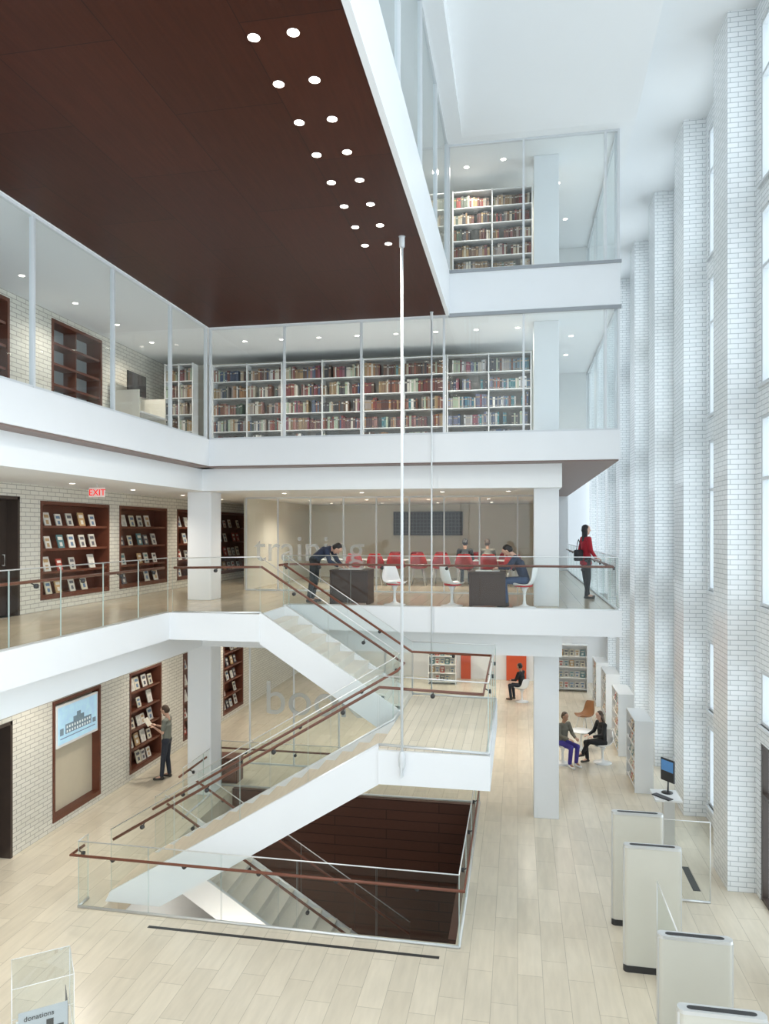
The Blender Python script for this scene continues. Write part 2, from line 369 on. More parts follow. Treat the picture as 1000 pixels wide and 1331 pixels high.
P.append(boxes('landing_floor',[(-2.1+.0,-.47,10.92,14.5,2.741,2.765)],landm))
P+=guard('',[(-6.6,10.91,.1),(-2.1,10.91,2.8),(-.43,10.91,2.75),(-.43,14.54,2.75),(-2.1,14.54,2.78),(-4.8,14.52,4.53)],1,asparts=True)
P+=guard('',[(-6.6,12.39,.1),(-2.13,12.39,2.8),(-2.13,13.06,2.78),(-4.8,13.06,4.53),(-6.6,13.06,4.5)],-1,asparts=True)
thing('staircase','white switchback staircase with pale treads and glass sides','staircase',P,base=(-6.6,11.6,0),world=True)
P=flight(-2.1,-2.75,-6.6,0,12.75,14.25,16,stepw)
P+=guard('',[(-2.1,12.78,-2.75),(-6.6,12.78,.0)],-1,asparts=True)
P+=guard('',[(-2.1,14.22,-2.75),(-6.6,14.22,.0)],1,asparts=True)
P.append(box('landing_slab',-2.1,-1.05,11.0,14.25,-3.2,-2.75,mat=white))
thing('staircase','pale stair flight descending inside the floor opening','staircase',P,base=(-6.6,13.5,-3.2),world=True)
def rod(x,y,zt,zb,r,label):
    p=[tube('rod_shaft',[(x,y,zb),(x,y,zt)],r,alu,10),
       lathe('ceiling_socket',[(r*1.9,zt-.16),(r*1.9,zt-.02),(r*2.4,zt)],alu,12,(x,y)),
       lathe('end_clevis',[(r*1.2,zb-.05),(r*2.4,zb),(r*2.4,zb+.12),(r*1.4,zb+.22)],alu,12,(x,y)),
       box('clevis_plate',x-.015,x+.015,y-.05,y+.05,zb-.18,zb+.04,mat=alu)]
    thing('hanger_rod',label,'rod',p,base=(x,y,zb-.18),world=True)
rod(-1.72,10.8,10.55,2.55,.022,'slim white steel rod hanging the stair landing')
rod(-1.72,14.64,10.55,2.6,.016,'thin white steel rod behind the stair landing')
S(box('trim_5',-5.6,-1.1,10.27,10.33,-.02,.004,mat=dark),'dark slot drain grille set in the stone floor','grille')
S(boxes('trim_6',[(2.93,3.05,13.0,13.9,-.02,.004)],dark),'dark floor grille beside the brick wall','grille')
# ------------------------------------------------------------------ downlights and lamps
dlm=lathe('downlight',[(.075,-.012),(.075,0)],[lampm,alu],20); 
for p in dlm.data.polygons: p.material_index=0 if abs(p.normal.z)>.5 else 1
first=[True]; cnt=[0]
def downlight(x,y,z,s=1,grp='recessed ceiling downlights',lamp=0,col=(1,.92,.8),every=2):
    if first[0]: o=dlm; first[0]=False
    else:
        o=dlm.copy(); COL.objects.link(o)
    o.location=(x,y,z); o.scale=(s,s,1)
    o['label']='round glowing recessed downlight in the ceiling'; o['category']='ceiling light'; o['group']=grp
    cnt[0]+=1
    if lamp and cnt[0]%every==0:
        l=bpy.data.lights.new('downlight_lamp','SPOT'); l.energy=lamp*every; l.spot_size=R(150); l.spot_blend=1; l.shadow_soft_size=.06; l.color=col
        lo=bpy.data.objects.new('downlight_lamp',l); COL.objects.link(lo); lo.location=(x,y,z-.05)
for k in range(8):
    y=6.2+.69*k
    downlight(-2.34,y,10.545,.74); downlight(-1.97,y,10.545,.74,lamp=60,every=4)
for k in range(8): downlight(-6.3+.9*k,16.1,10.545,.68,lamp=55)
for y in (11.25,12.8,14.3,15.8,9.7): downlight(-8.5,y,10.545,.68,lamp=50)
for x,y in ((-1.1,15.9),(-.3,15.7),(.9,17),(1.2,19),(1.2,22)): downlight(x,y,14.06,.75,lamp=80)
downlight(1.2,17,10.545,.7,lamp=0); downlight(1.2,18.8,10.545,.7,lamp=90,every=1)  # downlight pair added here; its spot brightens the dark end of the corridor
for y in (8,10.2,12.4,14.6,17,19.4,21.8): downlight(-8.3,y,6.995,.7,lamp=80)
for x in (-5.5,-3.6,-1.7,-.2): downlight(x,16.6,6.995,.7,lamp=60)
for x in (-6,-4.3,-2.5,-.8):
    downlight(x,20.5,6.995,.7,lamp=90); downlight(x,23,6.995,.7,lamp=80)
for y in (8,10.2,12.4,14.6,17,19.4,21.8): downlight(-8.2,y,3.495,.7,lamp=75)
for x in (-5.5,-3.5,-1.5,.3):
    for y in (17,20.5,24,27.5): downlight(x,y,3.495,.7,lamp=75)
for x,y in ((1.4,18),(1.4,22),(1.4,26)): downlight(x,y,3.995,.7,lamp=65)
l=bpy.data.lights.new('basement_fill_light','POINT'); l.energy=70; l.shadow_soft_size=.3; l.color=(1,.9,.78)  # added fill light without a fixture, brightens the stair opening
lo=bpy.data.objects.new('basement_fill_light',l); COL.objects.link(lo); lo.location=(-5.2,12.0,-1.9)
# ------------------------------------------------------------------ EXIT sign
eb=bevel(box('sign_box',-8.02,-7.70,12.5,12.54,6.74,6.92,mat=M('exit_face',(.80,.72,.68),.4,es=.1,noise=0)),.004)
et=text('sign_lettering','EXIT',.17,M('exit_red',(.8,.01,.01),.4,es=.5,noise=0,ecol=(1,.02,.02)),(-8.015,12.49,6.77),(R(90),0,0),.003)
es_=tube('sign_stem',[(-7.86,12.52,6.92),(-7.86,12.52,7.0)],.01,metal)
thing('exit_sign','red EXIT lettering on a white hanging sign','exit sign',[eb,et,es_],base=(-7.86,12.52,6.74),world=True)
# ------------------------------------------------------------------ books
cols=[(.20,.045,.04),(.12,.035,.03),(.28,.10,.07),(.05,.08,.15),(.07,.17,.24),(.05,.20,.22),(.40,.36,.28),(.55,.52,.46),(.07,.07,.075),(.08,.12,.085),(.30,.21,.11),(.15,.085,.055),(.38,.39,.40),(.24,.07,.10),(.36,.19,.09),(.16,.18,.26)]
NC=len(cols)
cols2=cols+[tuple(max(.01,min(.75,v*random.uniform(.6,.8)+.01)) for v in c) for c in cols]+[tuple(min(.75,(v*.6+sum(c)/3*.4)*1.35) for v in c) for c in cols]
covers=[M('book_cover',c,.6,noise=.12,ns=20) for c in cols2]
pagem=M('book_pages',(.75,.71,.61),.8,noise=.05)
def vary(ci): return ci+NC*random.choice((0,1,1,2))
def bookmesh(cm,band):
    V=[];F=[];mi=[]
    for b,m in (((-.5,-.36,-.5,.5,0,1),0),((.36,.5,-.5,.5,0,1),0),((-.36,.36,-.5,-.42,0,1),0),((-.36,.36,-.42,.46,.02,.97),1),((-.44,.44,-.506,-.5,.72,.82),2),((-.3,.3,-.506,-.5,.1,.18),2)):
        k=len(V); V+=bv(b); F+=[tuple(i+k for i in f) for f in BF]; mi+=[m]*6
    me=bpy.data.meshes.new('book'); me.from_pydata(V,[],F); me.materials.append(cm); me.materials.append(pagem); me.materials.append(band)
    for p,i in zip(me.polygons,mi): p.material_index=i
    return me
bmesh_=[bookmesh(c,covers[random.choice((6,7,8,10,12))]) for c in covers]
ind=[0]; SV=[];SF=[];SM=[]
def bookrow(x0,x1,yf,z,hmax,pal,grp,label,indiv=True,wm=.05,full=.96):
    x=x0; base=random.choice(pal); run=0
    while x<x1-.03:
        if run<=0: base=random.choice(pal); run=random.randint(2,6); hh=hmax*random.uniform(.70,.98)
        w=wm*random.uniform(.6,1.4)
        if x+w>x1: break
        if random.random()>full: x+=w*2; run=0; continue
        h=hh*random.uniform(.94,1.04); ci=vary(base if random.random()<.6 else random.choice(pal)); dy=random.uniform(0,.03)
        if indiv and ind[0]<300:
            ind[0]+=1
            o=bpy.data.objects.new('book',bmesh_[ci]); COL.objects.link(o)
            o.location=(x+w/2,yf+.12+dy,z); o.scale=(w*.9,.22,h); o['label']=label; o['category']='book'; o['group']=grp
        else:
            for bb,c_ in (((x,x+w*.9,yf+.01+dy,yf+.22+dy,z,z+h),ci),((x+w*.05,x+w*.85,yf+.007+dy,yf+.01+dy,z+h*.72,z+h*.82),random.choice((6,7,8,10,12)))):
                k=len(SV)
                for v in bv(bb): SV.append(v)
                for f in BF: SF.append(tuple(i+k for i in f)); SM.append(c_)
        x+=w; run-=1
stackb=M('stack_back',(.30,.28,.25),.7)
def stackcase(x0,x1,y,z0,rows,rh,pal,name_lbl,indiv,wm=.05,hb_=.33):
    parts=[]; top=z0+.08+rows*rh
    for x in (x0,(x0+x1)/2-.012,x1-.025): parts.append(box('side_panel',x,x+.025,y,y+.3,z0,top+.02,mat=plastic))
    for r in range(rows+1): parts.append(box('shelf',x0+.025,x1-.025,y,y+.3,z0+.06+r*rh,z0+.08+r*rh,mat=plastic))
    parts.append(box('back_panel',x0+.01,x1-.01,y+.3,y+.31,z0,top,mat=stackb))
    thing('bookcase','white metal library bookcase packed with bound volumes','bookcase',parts,base=((x0+x1)/2,y+.15,z0),world=True)
    for r in range(rows):
        for a,b in ((x0+.03,(x0+x1)/2-.015),((x0+x1)/2+.015,x1-.03)):
            bookrow(a,b,y+.02,z0+.081+r*rh,hb_,pal,'bound volumes on the stack shelves','upright cloth-bound library volume on a white shelf',indiv,wm)
blue=[3,4,5,12,15,13,4,8,12,2,15,7]; red=[0,1,2,13,11,8,0,7]; mixd=[0,2,3,6,7,7,10,14,9,12,6,8,11,1]; tan=[6,10,11,0,9,8,10,11,1,6]
stackcase(-1.66,.32,17.2,8.1,5,.42,blue,'',True,.045)
stackcase(-3.70,-1.68,17.2,8.1,5,.42,[0,1,2,11,5,6,7,14,8,10,1,11],'',True,.045)
stackcase(-5.74,-3.72,17.2,8.1,5,.42,red+[7,6,3,10],'',False,.042)
stackcase(-7.6,-5.76,17.2,8.1,5,.42,mixd,'',False,.04)
stackcase(-8.75,-7.98,16.9,8.1,5,.42,mixd,'',False,.045)
stackcase(-1.45,.33,16.35,11.45,6,.37,tan,'',False,.045,.28)
o=obj('book_fill',SV,SF,covers,SM); o['kind']='stuff'; o['label']='rows of bound volumes filling the farther stack shelves'; o['category']='books'; o['group']='bound volumes on the stack shelves'
# study carrel on the upper gallery
P=[box('carrel_back',-9.25,-9.2,15.3,16.6,8.1,9.55,mat=cream),box('side_panel',-9.2,-8.55,15.3,15.34,8.1,9.35,mat=cream),box('side_panel',-9.2,-8.55,16.56,16.6,8.1,9.35,mat=cream),bevel(box('carrel_top',-9.2,-8.5,15.34,16.56,8.82,8.86,mat=plastic),.004)]
thing('study_carrel','cream panelled study carrel against the brick wall','desk',P,base=(-8.9,15.95,8.1),world=True)
P=[lathe('monitor_foot',[(.12,0),(.12,.012),(.02,.02)],dark,16),tube('monitor_stem',[(0,.02,.01),(0,.03,.52)],.016,dark),bevel(box('monitor_body',-.42,.42,0,.035,.48,1.0,mat=dark),.006)]
thing('monitor','black flat computer monitor on a study carrel','monitor',P,base=(-8.95,15.95,8.861),rot=R(90))
def dispmesh(c1,c2):
    V=[];F=[];mi=[]
    for b,m in (((-.5,-.36,-.5,.5,0,1),0),((.36,.5,-.5,.5,0,1),0),((-.36,.36,-.5,-.46,0,1),0),((-.36,.36,-.46,.47,.015,.985),2),((.5,.53,-.35,.35,.62,.84),1),((.5,.53,-.22,.2,.16,.45),1)):
        k=len(V); V+=bv(b); F+=[tuple(i+k for i in f) for f in BF]; mi+=[m]*6
    me=bpy.data.meshes.new('display_book'); me.from_pydata(V,[],F)
    for m_ in (dcov[c1],dcov[c2],pagem): me.materials.append(m_)
    for p,i in zip(me.polygons,mi): p.material_index=i
    return me
dcov=[M('paperback_cover',c,.4,noise=.06,ns=15) for c in ((.40,.07,.05),(.72,.69,.63),(.10,.10,.12),(.12,.20,.32),(.58,.56,.50),(.50,.33,.16),(.10,.22,.24),(.66,.61,.48))]
dms=[dispmesh(*p) for p in ((1,0),(4,3),(1,2),(7,2),(4,2),(6,1),(1,3),(0,1),(2,4),(5,1),(1,5),(7,3),(1,4),(4,6))]
def disp(x,y,z,rot,grp,h=None,lbl='paperback displayed face-out leaning on a wood shelf'):
    o=bpy.data.objects.new('display_book',random.choice(dms)); COL.objects.link(o)
    o.location=(x,y,z); h=h or random.uniform(.25,.33); o.scale=(.022,h*.7,h)
    o.rotation_euler=(0,R(-14),rot); o['label']=lbl; o['category']='book'; o['group']=grp
def woodcase(y0,y1,z0,z1,rows,per,backm=woodd,fill=True,grp='display books on the wall niches',lab='dark red wood built-in bookcase set in the brick wall'):
    x0=XL-.36; x1=XL+.015; parts=[]
    parts.append(box('back_panel',x0,x0+.02,y0+.03,y1-.03,z0+.03,z1-.03,mat=backm))
    for y in (y0,y1-.06): parts.append(box('side_panel',x0,x1,y,y+.06,z0,z1,mat=woodd))
    if not fill: parts.append(box('side_panel',x0+.02,x1-.06,(y0+y1)/2-.015,(y0+y1)/2+.015,z0+.05,z1-.05,mat=woodd))
    parts.append(box('top_panel',x0,x1,y0+.06,y1-.06,z1-.07,z1,mat=woodd))
    parts.append(box('base_panel',x0,x1,y0+.06,y1-.06,z0,z0+.08,mat=woodd))
    rh=(z1-z0-.13)/rows
    for r in range(rows):
        zs=z0+.08+r*rh
        if r>0: parts.append(box('shelf',x0+.02,x1-.03,y0+.06,y1-.06,zs-.03,zs,mat=woodd))
        parts.append(box('shelf_lip',x1-.04,x1-.03,y0+.06,y1-.06,zs,zs+.02,mat=woodd))
        if fill:
            for k in range(per):
                if random.random()<.14: continue
                yy=y0+.2+(y1-y0-.4)*(k+.5)/per+random.uniform(-.06,.06)
                disp(x1-.14,yy,zs+.004,0,grp)
    thing('bookcase',lab,'bookcase',parts,base=(x0+.18,(y0+y1)/2,z0),world=True)
for (a,b,z0,z1) in L2_N: woodcase(a,b,z0,z1,4,5)
for (a,b,z0,z1) in G_N[1:]: woodcase(a,b,z0,z1,5,4)
greyb=M('grey_back_panel',(.36,.39,.40),.5)
for (a,b,z0,z1) in L3_N: woodcase(a,b,z0,z1,4,4,backm=greyb,fill=False,lab='dark wood lattice cabinet with grey back panel')
a,b,z0,z1=G_N[0]; x0=XL-.36; x1=XL+.02
P=[box('side_panel',x0,x1,a,a+.07,z0,z1,mat=woodd),box('side_panel',x0,x1,b-.07,b,z0,z1,mat=woodd),box('top_panel',x0,x1,a+.07,b-.07,z1-.07,z1,mat=woodd),box('base_panel',x0,x1,a+.07,b-.07,z0,z0+.1,mat=woodd),
   box('back_panel',x0,x0+.2,a+.07,b-.07,z0+.1,z1-.07,mat=M('beige_panel',(.62,.55,.42),.6))]
thing('display_niche','dark wood framed niche with beige back panel','niche',P,base=(x0+.18,(a+b)/2,z0),world=True)
scr=M('screen_glow',(.34,.52,.64),.3,es=.45,noise=.4,ns=5,ecol=(.45,.70,.88)); ink=M('screen_ink',(.20,.29,.36),.4,es=.12,noise=.35,ns=25); inkl=M('screen_pale_ink',(.75,.82,.86),.4,es=.3,noise=.2,ns=25)
sx=XL-.05
fac=[(sx+.075,sx+.078,13.62,14.55,1.86,2.06),(sx+.075,sx+.078,13.9,14.28,2.06,2.16),(sx+.075,sx+.078,14.02,14.16,2.16,2.24)]
wins=[(sx+.078,sx+.080,13.66+.09*k,13.70+.09*k,1.88+.09*r,1.93+.09*r) for k in range(10) for r in range(2)]
P=[bevel(box('screen_bezel',sx,sx+.07,13.33,14.82,1.62,2.50,mat=plastic),.01),box('screen_face',sx+.07,sx+.075,13.38,14.77,1.68,2.45,mat=scr),
   boxes('screen_image',fac+[(sx+.075,sx+.078,13.45,14.7,1.78,1.80),(sx+.075,sx+.078,13.44,13.56,1.86,2.0),(sx+.075,sx+.078,14.6,14.72,1.86,1.96)],ink),boxes('screen_image',wins,inkl),
   box('wall_mount',x0+.2,sx,13.9,14.2,1.9,2.2,mat=dark)]
thing('display_screen','flat white framed screen showing a pale blue building drawing','screen',P,base=(sx,14.07,1.62),world=True)
# ------------------------------------------------------------------ chairs
def shell(name,mat,w=(.19,.24,.26,.25,.17),k=.08,arm=0,prof=((.24,.455),(.05,.425),(-.17,.45),(-.25,.62),(-.29,.86))):
    V=[];F=[];nu=9
    n=len(prof)
    for i,(y,z) in enumerate(prof):
        t=i/(n-1)
        for j in range(nu):
            u=-1+2*j/(nu-1)
            zz=z+(k*(1-t)+arm*(1-abs(2*t-1)))*abs(u)**2.5
            yy=y+(k*1.6*t)*u*u
            V.append((u*w[i],yy,zz))
    for i in range(n-1):
        for j in range(nu-1):
            a=i*nu+j; F.append((a,a+1,a+1+nu,a+nu))
    o=obj(name,V,F,mat,smooth=True)
    m=o.modifiers.new('t','SOLIDIFY'); m.thickness=.018; m=o.modifiers.new('s','SUBSURF'); m.levels=2; m.render_levels=2
    return o
def tulip(label,loc,rot,cush=redc,shellm=plastic,arm=0,wide=1):
    ps=[lathe('chair_base',[(.24,0),(.24,.012),(.12,.03),(.04,.07),(.028,.15),(.03,.30),(.06,.38),(.09,.425)],plastic,24),
        shell('seat_shell',shellm,w=tuple(v*wide for v in (.19,.24,.26,.25,.17)),arm=arm)]
    if cush:
        c=lathe('seat_cushion',[(.15,.435),(.19,.445),(.19,.475),(.15,.485)],cush,20); c.location.y+=.02; ps.append(c)
    return thing('tulip_chair',label,'chair',ps,base=loc,rot=rot)
def legchair(label,loc,rot,shellm,legm=metal,s=1):
    ps=[shell('seat_shell',shellm)]
    for sx_ in (-1,1):
        for sy in (-1,1): ps.append(tube('leg',[(sx_*.12,sy*.1,.43),(sx_*.2,sy*.2,0)],.011,legm,6))
    return thing('shell_chair',label,'chair',ps,base=loc,rot=rot,scale=s)
tulip('white pedestal chair with red seat cushion by the railing',(-2.62,15.45,4.5),R(-130))
tulip('white pedestal chair with red seat cushion beside the desk',(-1.38,15.45,4.5),R(-60))
tulip('white pedestal chair with red cushion under the seated reader',(.14,15.36,4.5),R(90))
def desk(loc,label,w=1.25):
    ps=[bevel(box('desk_top',-w/2,w/2,-.35,.35,.71,.75,mat=deskm),.004),box('side_panel',-w/2,-w/2+.04,-.33,.33,0,.71,mat=deskm),box('side_panel',w/2-.04,w/2,-.33,.33,0,.71,mat=deskm),box('modesty_panel',-w/2+.04,w/2-.04,-.3,-.27,.04,.71,mat=deskm),box('desk_tray',-.25,.25,-.2,.1,.75,.765,mat=metal)]
    thing('desk',label,'desk',ps,base=loc)
desk((-3.6,15.6,4.5),'dark brown panel desk under the leaning reader',.85)
desk((-.62,15.5,4.5),'dark brown panel desk in front of the seated reader',.75)
for i,(x,y) in enumerate(((-5.3,21.6),(-3.2,21.6),(-1.0,21.6))):
    ps=[bevel(box('table_top',-.85,.85,-.3,.3,.71,.74,mat=plastic),.004)]+[tube('leg',[(sx_*.75,sy*.22,0),(sx_*.75,sy*.22,.71)],.018,metal) for sx_ in (-1,1) for sy in (-1,1)]
    thing('training_table','white top training table with slim metal legs','table',ps,base=(x,y,4.5))
c0=legchair('red shell chair with thin metal legs',(-4.75,21.0,4.5),0,redp,s=1.1)
for x,y in ((-4.1,21.0),(-3.5,21.0),(-2.85,21.0),(-2.2,21.0),(-1.5,21.0),(-.85,21.0),(-.1,21.0),(-3.8,22.6),(-3.1,22.6),(-2.4,22.6),(-1.2,22.6),(-.3,22.6)): clone(c0,(x,y,4.5),R(random.uniform(-12,12))+(math.pi if y>22 else 0))
grid=brick('grid_screen',(.035,.035,.04),(.04,.04,.045),(.10,.10,.11),.12,.12,.012,'wall',.5,0,offset=0)
P=[bevel(box('panel_face',-4.15,-1.85,24.38,24.42,5.98,6.72,mat=grid),.004),boxes('panel_frame',[(-4.18,-1.82,24.4,24.5,5.95,5.98),(-4.18,-1.82,24.4,24.5,6.72,6.75),(-4.18,-4.15,24.4,24.5,5.98,6.72),(-1.85,-1.82,24.4,24.5,5.98,6.72)],dark)]
thing('wall_screen','dark rectangular screen mounted on the cream wall','wall screen',P,base=(-3,24.42,5.95),world=True)
# ------------------------------------------------------------------ ground right: gates
def gate(loc,label):
    w,t=.375,.055; n=10
    out=[]
    for s in (1,-1):
        for k in range(n+1):
            a=-math.pi/2+math.pi*k/n
            out.append((s*(w-t)+s*t*math.cos(a),s*t*math.sin(a)))
    def ext(name,sc,z0,z1,mat,bulge=1):
        m=len(out); V=[(x*sc[0],y*sc[1],z0) for x,y in out]+[(x*sc[0],y*sc[1],z1) for x,y in out]
        F=[tuple(range(m))[::-1],tuple(range(m,2*m))]+[(i,(i+1)%m,(i+1)%m+m,i+m) for i in range(m)]
        return obj(name,V,F,mat)
    ps=[ext('gate_base',(1.03,1.15),0,.09,dark),ext('gate_panel',(1,1),.09,1.715,gatem),ext('gate_cap',(1.02,1.12),1.715,1.75,metal),
        ext('cap_slot',(.8,.5),1.75,1.754,dark),
        boxes('edge_trim',[(-w-.01,-w+.015,-.03,.03,.09,1.715),(w-.015,w+.01,-.03,.03,.09,1.715)],metal)]
    return thing('security_gate',label,'security gate',ps,base=loc,group='library security gates')
g0=gate((1.82,11.7,0),'off-white rounded library security gate with dark base')
for x,y in ((1.83,10.5),(1.87,8.24),(1.82,7.0)): clone(g0,(x,y,0))
def gpanel(vs,label,h,r=.01):
    a,b=Vector(vs[0]),Vector(vs[1]); up=Vector((0,0,h))
    ps=[quad('glass_panel',[a+Vector((0,0,.05)),b+Vector((0,0,.05)),b+up,a+up],glass),tube('top_edge',[a+up,b+up],r,plastic,6),tube('base_shoe',[a+Vector((0,0,.02)),b+Vector((0,0,.02))],.02,metal,6),tube('post',[a,a+up],.008,metal),tube('post',[b,b+up],.008,metal)]
    thing('glass_barrier',label,'barrier',ps,base=a,world=True)
gpanel([(1.87,9.0,0),(1.87,10.36,0)],'low clear glass barrier between security gates',1.33)
gpanel([(2.3,12.6,0),(3.1,12.6,0)],'low clear glass barrier beside the brick wall',1.33,.008)
def mediashelf(x,y,L,h,rows):
    ps=[box('end_panel',x,x+.42,y,y+.03,0,h,mat=plastic),box('end_panel',x,x+.42,y+L-.03,y+L,0,h,mat=plastic),box('back_panel',x+.38,x+.42,y+.03,y+L-.03,0,h,mat=plastic),box('top_panel',x,x+.42,y,y+L,h,h+.025,mat=plastic)]
    for r in range(rows):
        zs=.1+r*(h-.1)/rows; ps.append(box('shelf',x+.005,x+.38,y+.03,y+L-.03,zs-.02,zs,mat=plastic))
        n=int((L-.1)/.2)
        for k in range(n): disp(x+.035,y+.15+k*.2,zs+.003,math.pi,'media cases on the white shelf units',.22,'media case displayed face-out on a white shelf')
    thing('media_shelf','white freestanding shelf unit with face-out media cases','shelf unit',ps,base=(x+.2,y+L/2,0),world=True)
mediashelf(2.68,17.6,1.3,1.65,5); mediashelf(2.68,20.4,1.3,1.65,5); mediashelf(2.68,23.2,1.3,1.65,5); mediashelf(2.68,26,1.2,1.5,5)
def rack(x0,x1,y,h,rows,lab='white magazine rack with face-out issues'):
    ps=[box('side_panel',x0,x0+.03,y,y+.35,0,h,mat=plastic),box('side_panel',x1-.03,x1,y,y+.35,0,h,mat=plastic),box('back_panel',x0+.03,x1-.03,y+.32,y+.35,0,h,mat=plastic),box('top_panel',x0,x1,y,y+.35,h,h+.025,mat=plastic)]
    for r in range(rows):
        zs=.12+r*(h-.12)/rows; ps.append(box('shelf',x0+.03,x1-.03,y+.02,y+.32,zs-.02,zs,mat=plastic))
        n=int((x1-x0-.1)/.2)
        for k in range(n): disp(x0+.15+k*.2,y+.14,zs+.003,R(-90),'magazines on the white racks',.24,'magazine displayed face-out on a white rack')
    thing('magazine_rack',lab,'rack',ps,base=((x0+x1)/2,y+.17,0),world=True)
rack(1.48,2.6,28.2,1.75,4); rack(-3.5,-2.4,28.6,1.8,5)
orange=M('orange_panel',(.62,.09,.03),.5,noise=.04)
P=bevel(box('wall_panel',-.45,.35,29.9,29.98,0,3.3,mat=orange),.005); P['label']='bright orange-red wall panel on the end wall'; P['category']='wall panel'
P=bevel(box('wall_panel',-2.3,-1.9,29.9,29.98,0,3.3,mat=orange),.005); P['label']='narrow orange-red wall panel beside the rack'; P['category']='wall panel'
ps=[bevel(box('kiosk_top',2.6,3.1,14.6,15.2,.9,.94,mat=plastic),.006),box('kiosk_pedestal',2.8,3.0,14.8,15.0,0,.9,mat=metal)]
thing('kiosk','small white catalogue stand on a metal pedestal','kiosk',ps,base=(2.85,14.9,0),world=True)
bl=M('blue_screen',(.08,.2,.4),.2,es=.4,noise=.2)
ps=[lathe('monitor_foot',[(.11,0),(.11,.012),(.02,.02)],dark,16),tube('monitor_stem',[(0,.02,.01),(0,.03,.30)],.016,dark),bevel(box('monitor_body',-.17,.17,0,.035,.22,.66,mat=dark),.006),box('monitor_screen',-.15,.15,-.003,0,.42,.63,mat=bl)]
thing('monitor','black flat computer monitor with blue screen','monitor',ps,base=(2.9,15.02,.94),rot=R(-55))
ps=[bevel(box('keyboard_body',-.2,.2,-.07,.07,0,.018,mat=dark),.004),boxes('key_rows',[(-.185,.185,-.055+.03*i,-.033+.03*i,.018,.023) for i in range(4)],M('key_grey',(.12,.12,.13),.5))]
thing('keyboard','black computer keyboard on the catalogue stand','keyboard',ps,base=(2.76,14.75,.94),rot=R(-50))
ps=[bevel(box('cabinet_body',-7.3,-6.65,16.5,16.9,0,.58,mat=woodd),.01),bevel(box('cabinet_top',-7.33,-6.62,16.47,16.93,.58,.62,mat=railw),.005),box('cabinet_door',-7.27,-7.0,16.48,16.5,.06,.54,mat=railw),box('cabinet_door',-6.98,-6.68,16.48,16.5,.06,.54,mat=railw)]
thing('low_cabinet','low dark red wood cabinet beside the column','cabinet',ps,base=(-6.9,16.7,0),world=True)
# donation case
acr=glassmat('clear_acrylic',(.93,.96,.97),.08,.5)
ps=[bevel(box('plinth',-.26,.26,-.26,.26,0,.62,mat=plastic),.01)]
V=[(-.3,-.3,.62),(.3,-.3,.62),(.3,.3,.62),(-.3,.3,.62),(-.3,-.3,1.30),(.3,-.3,1.30),(.3,.3,1.30),(-.3,.3,1.30),(0,0,1.36)]
ps.append(obj('acrylic_case',V,[(0,1,5,4),(1,2,6,5),(2,3,7,6),(3,0,4,7),(4,5,8),(5,6,8),(6,7,8),(7,4,8)],acr))
for a,b in ((0,4),(1,5),(2,6),(3,7),(4,5),(5,6),(6,7),(7,4),(0,1),(1,2),(2,3),(3,0)): ps.append(tube('case_edge',[V[a],V[b]],.004,plastic,5))
ps.append(box('graphic_card',-.24,.24,-.25,-.245,.66,1.0,mat=M('card_white',(.50,.52,.53),.5)))
ps.append(boxes('card_picture',[(-.19,-.02,-.256,-.251,.70,.82),(.03,.10,-.256,-.251,.70,.86),(.13,.2,-.256,-.251,.70,.78)],dark))
ps.append(text('case_lettering','donations',.075,dark,(-.19,-.256,.90),(R(90),0,0),.001))
ps.append(box('graphic_card',.245,.25,-.2,.2,.7,.92,mat=M('card_dark',(.12,.12,.13),.5)))
thing('donation_case','clear acrylic display case on a white plinth','display case',ps,base=(-5.15,7.15,0),rot=R(38))
# ------------------------------------------------------------------ people
def V3(p): return Vector(p)
def cap(VL,FL,p0,p1,r0,r1,side=(1,0,0),flat=1,ck=1,seg=12):
    p0,p1=V3(p0),V3(p1); w=(p1-p0)
    if w.length<1e-5: w=Vector((0,0,1e-4))
    w.normalize(); s=V3(side); u=s-w*s.dot(w)
    if u.length<.05: u=w.cross(Vector((0,1,0)))
    u.normalize(); v=w.cross(u); b=len(VL)
    rings=[(p0,r0,-80),(p0,r0,-50),(p0,r0,-20),(p1,r1,20),(p1,r1,50),(p1,r1,80)]
    for p,r,a in rings:
        a=R(a)
        for k in range(seg):
            t=2*math.pi*k/seg
            VL.append(p+w*r*ck*math.sin(a)+(u*math.cos(t)+v*math.sin(t)*flat)*r*math.cos(a))
    for i in range(5):
        for k in range(seg):
            a=b+i*seg+k; c=b+i*seg+(k+1)%seg; FL.append((a,c,c+seg,a+seg))
    FL.append(tuple(range(b,b+seg))[::-1]); FL.append(tuple(range(b+5*seg,b+6*seg)))
def remesh(name,VL,FL,vox,mats,sm=3):
    o=obj(name,VL,FL,mats,center=False)
    m=o.modifiers.new('r','REMESH'); m.mode='VOXEL'; m.voxel_size=vox
    if sm: q=o.modifiers.new('s','SMOOTH'); q.iterations=sm; q.factor=.5
    dg=bpy.context.evaluated_depsgraph_get(); me=bpy.data.meshes.new_from_object(o.evaluated_get(dg)); bpy.data.objects.remove(o)
    me.materials.clear()
    for mm in (mats if isinstance(mats,list) else [mats]): me.materials.append(mm)
    for p in me.polygons: p.use_smooth=True; p.material_index=0
    n=bpy.data.objects.new(name,me); COL.objects.link(n); return n
eye=M('eye_dark',(.03,.02,.02),.3,noise=0); lip=M('lip',(.35,.12,.1),.5,noise=0)
def mir(p): return (-p[0],p[1],p[2])
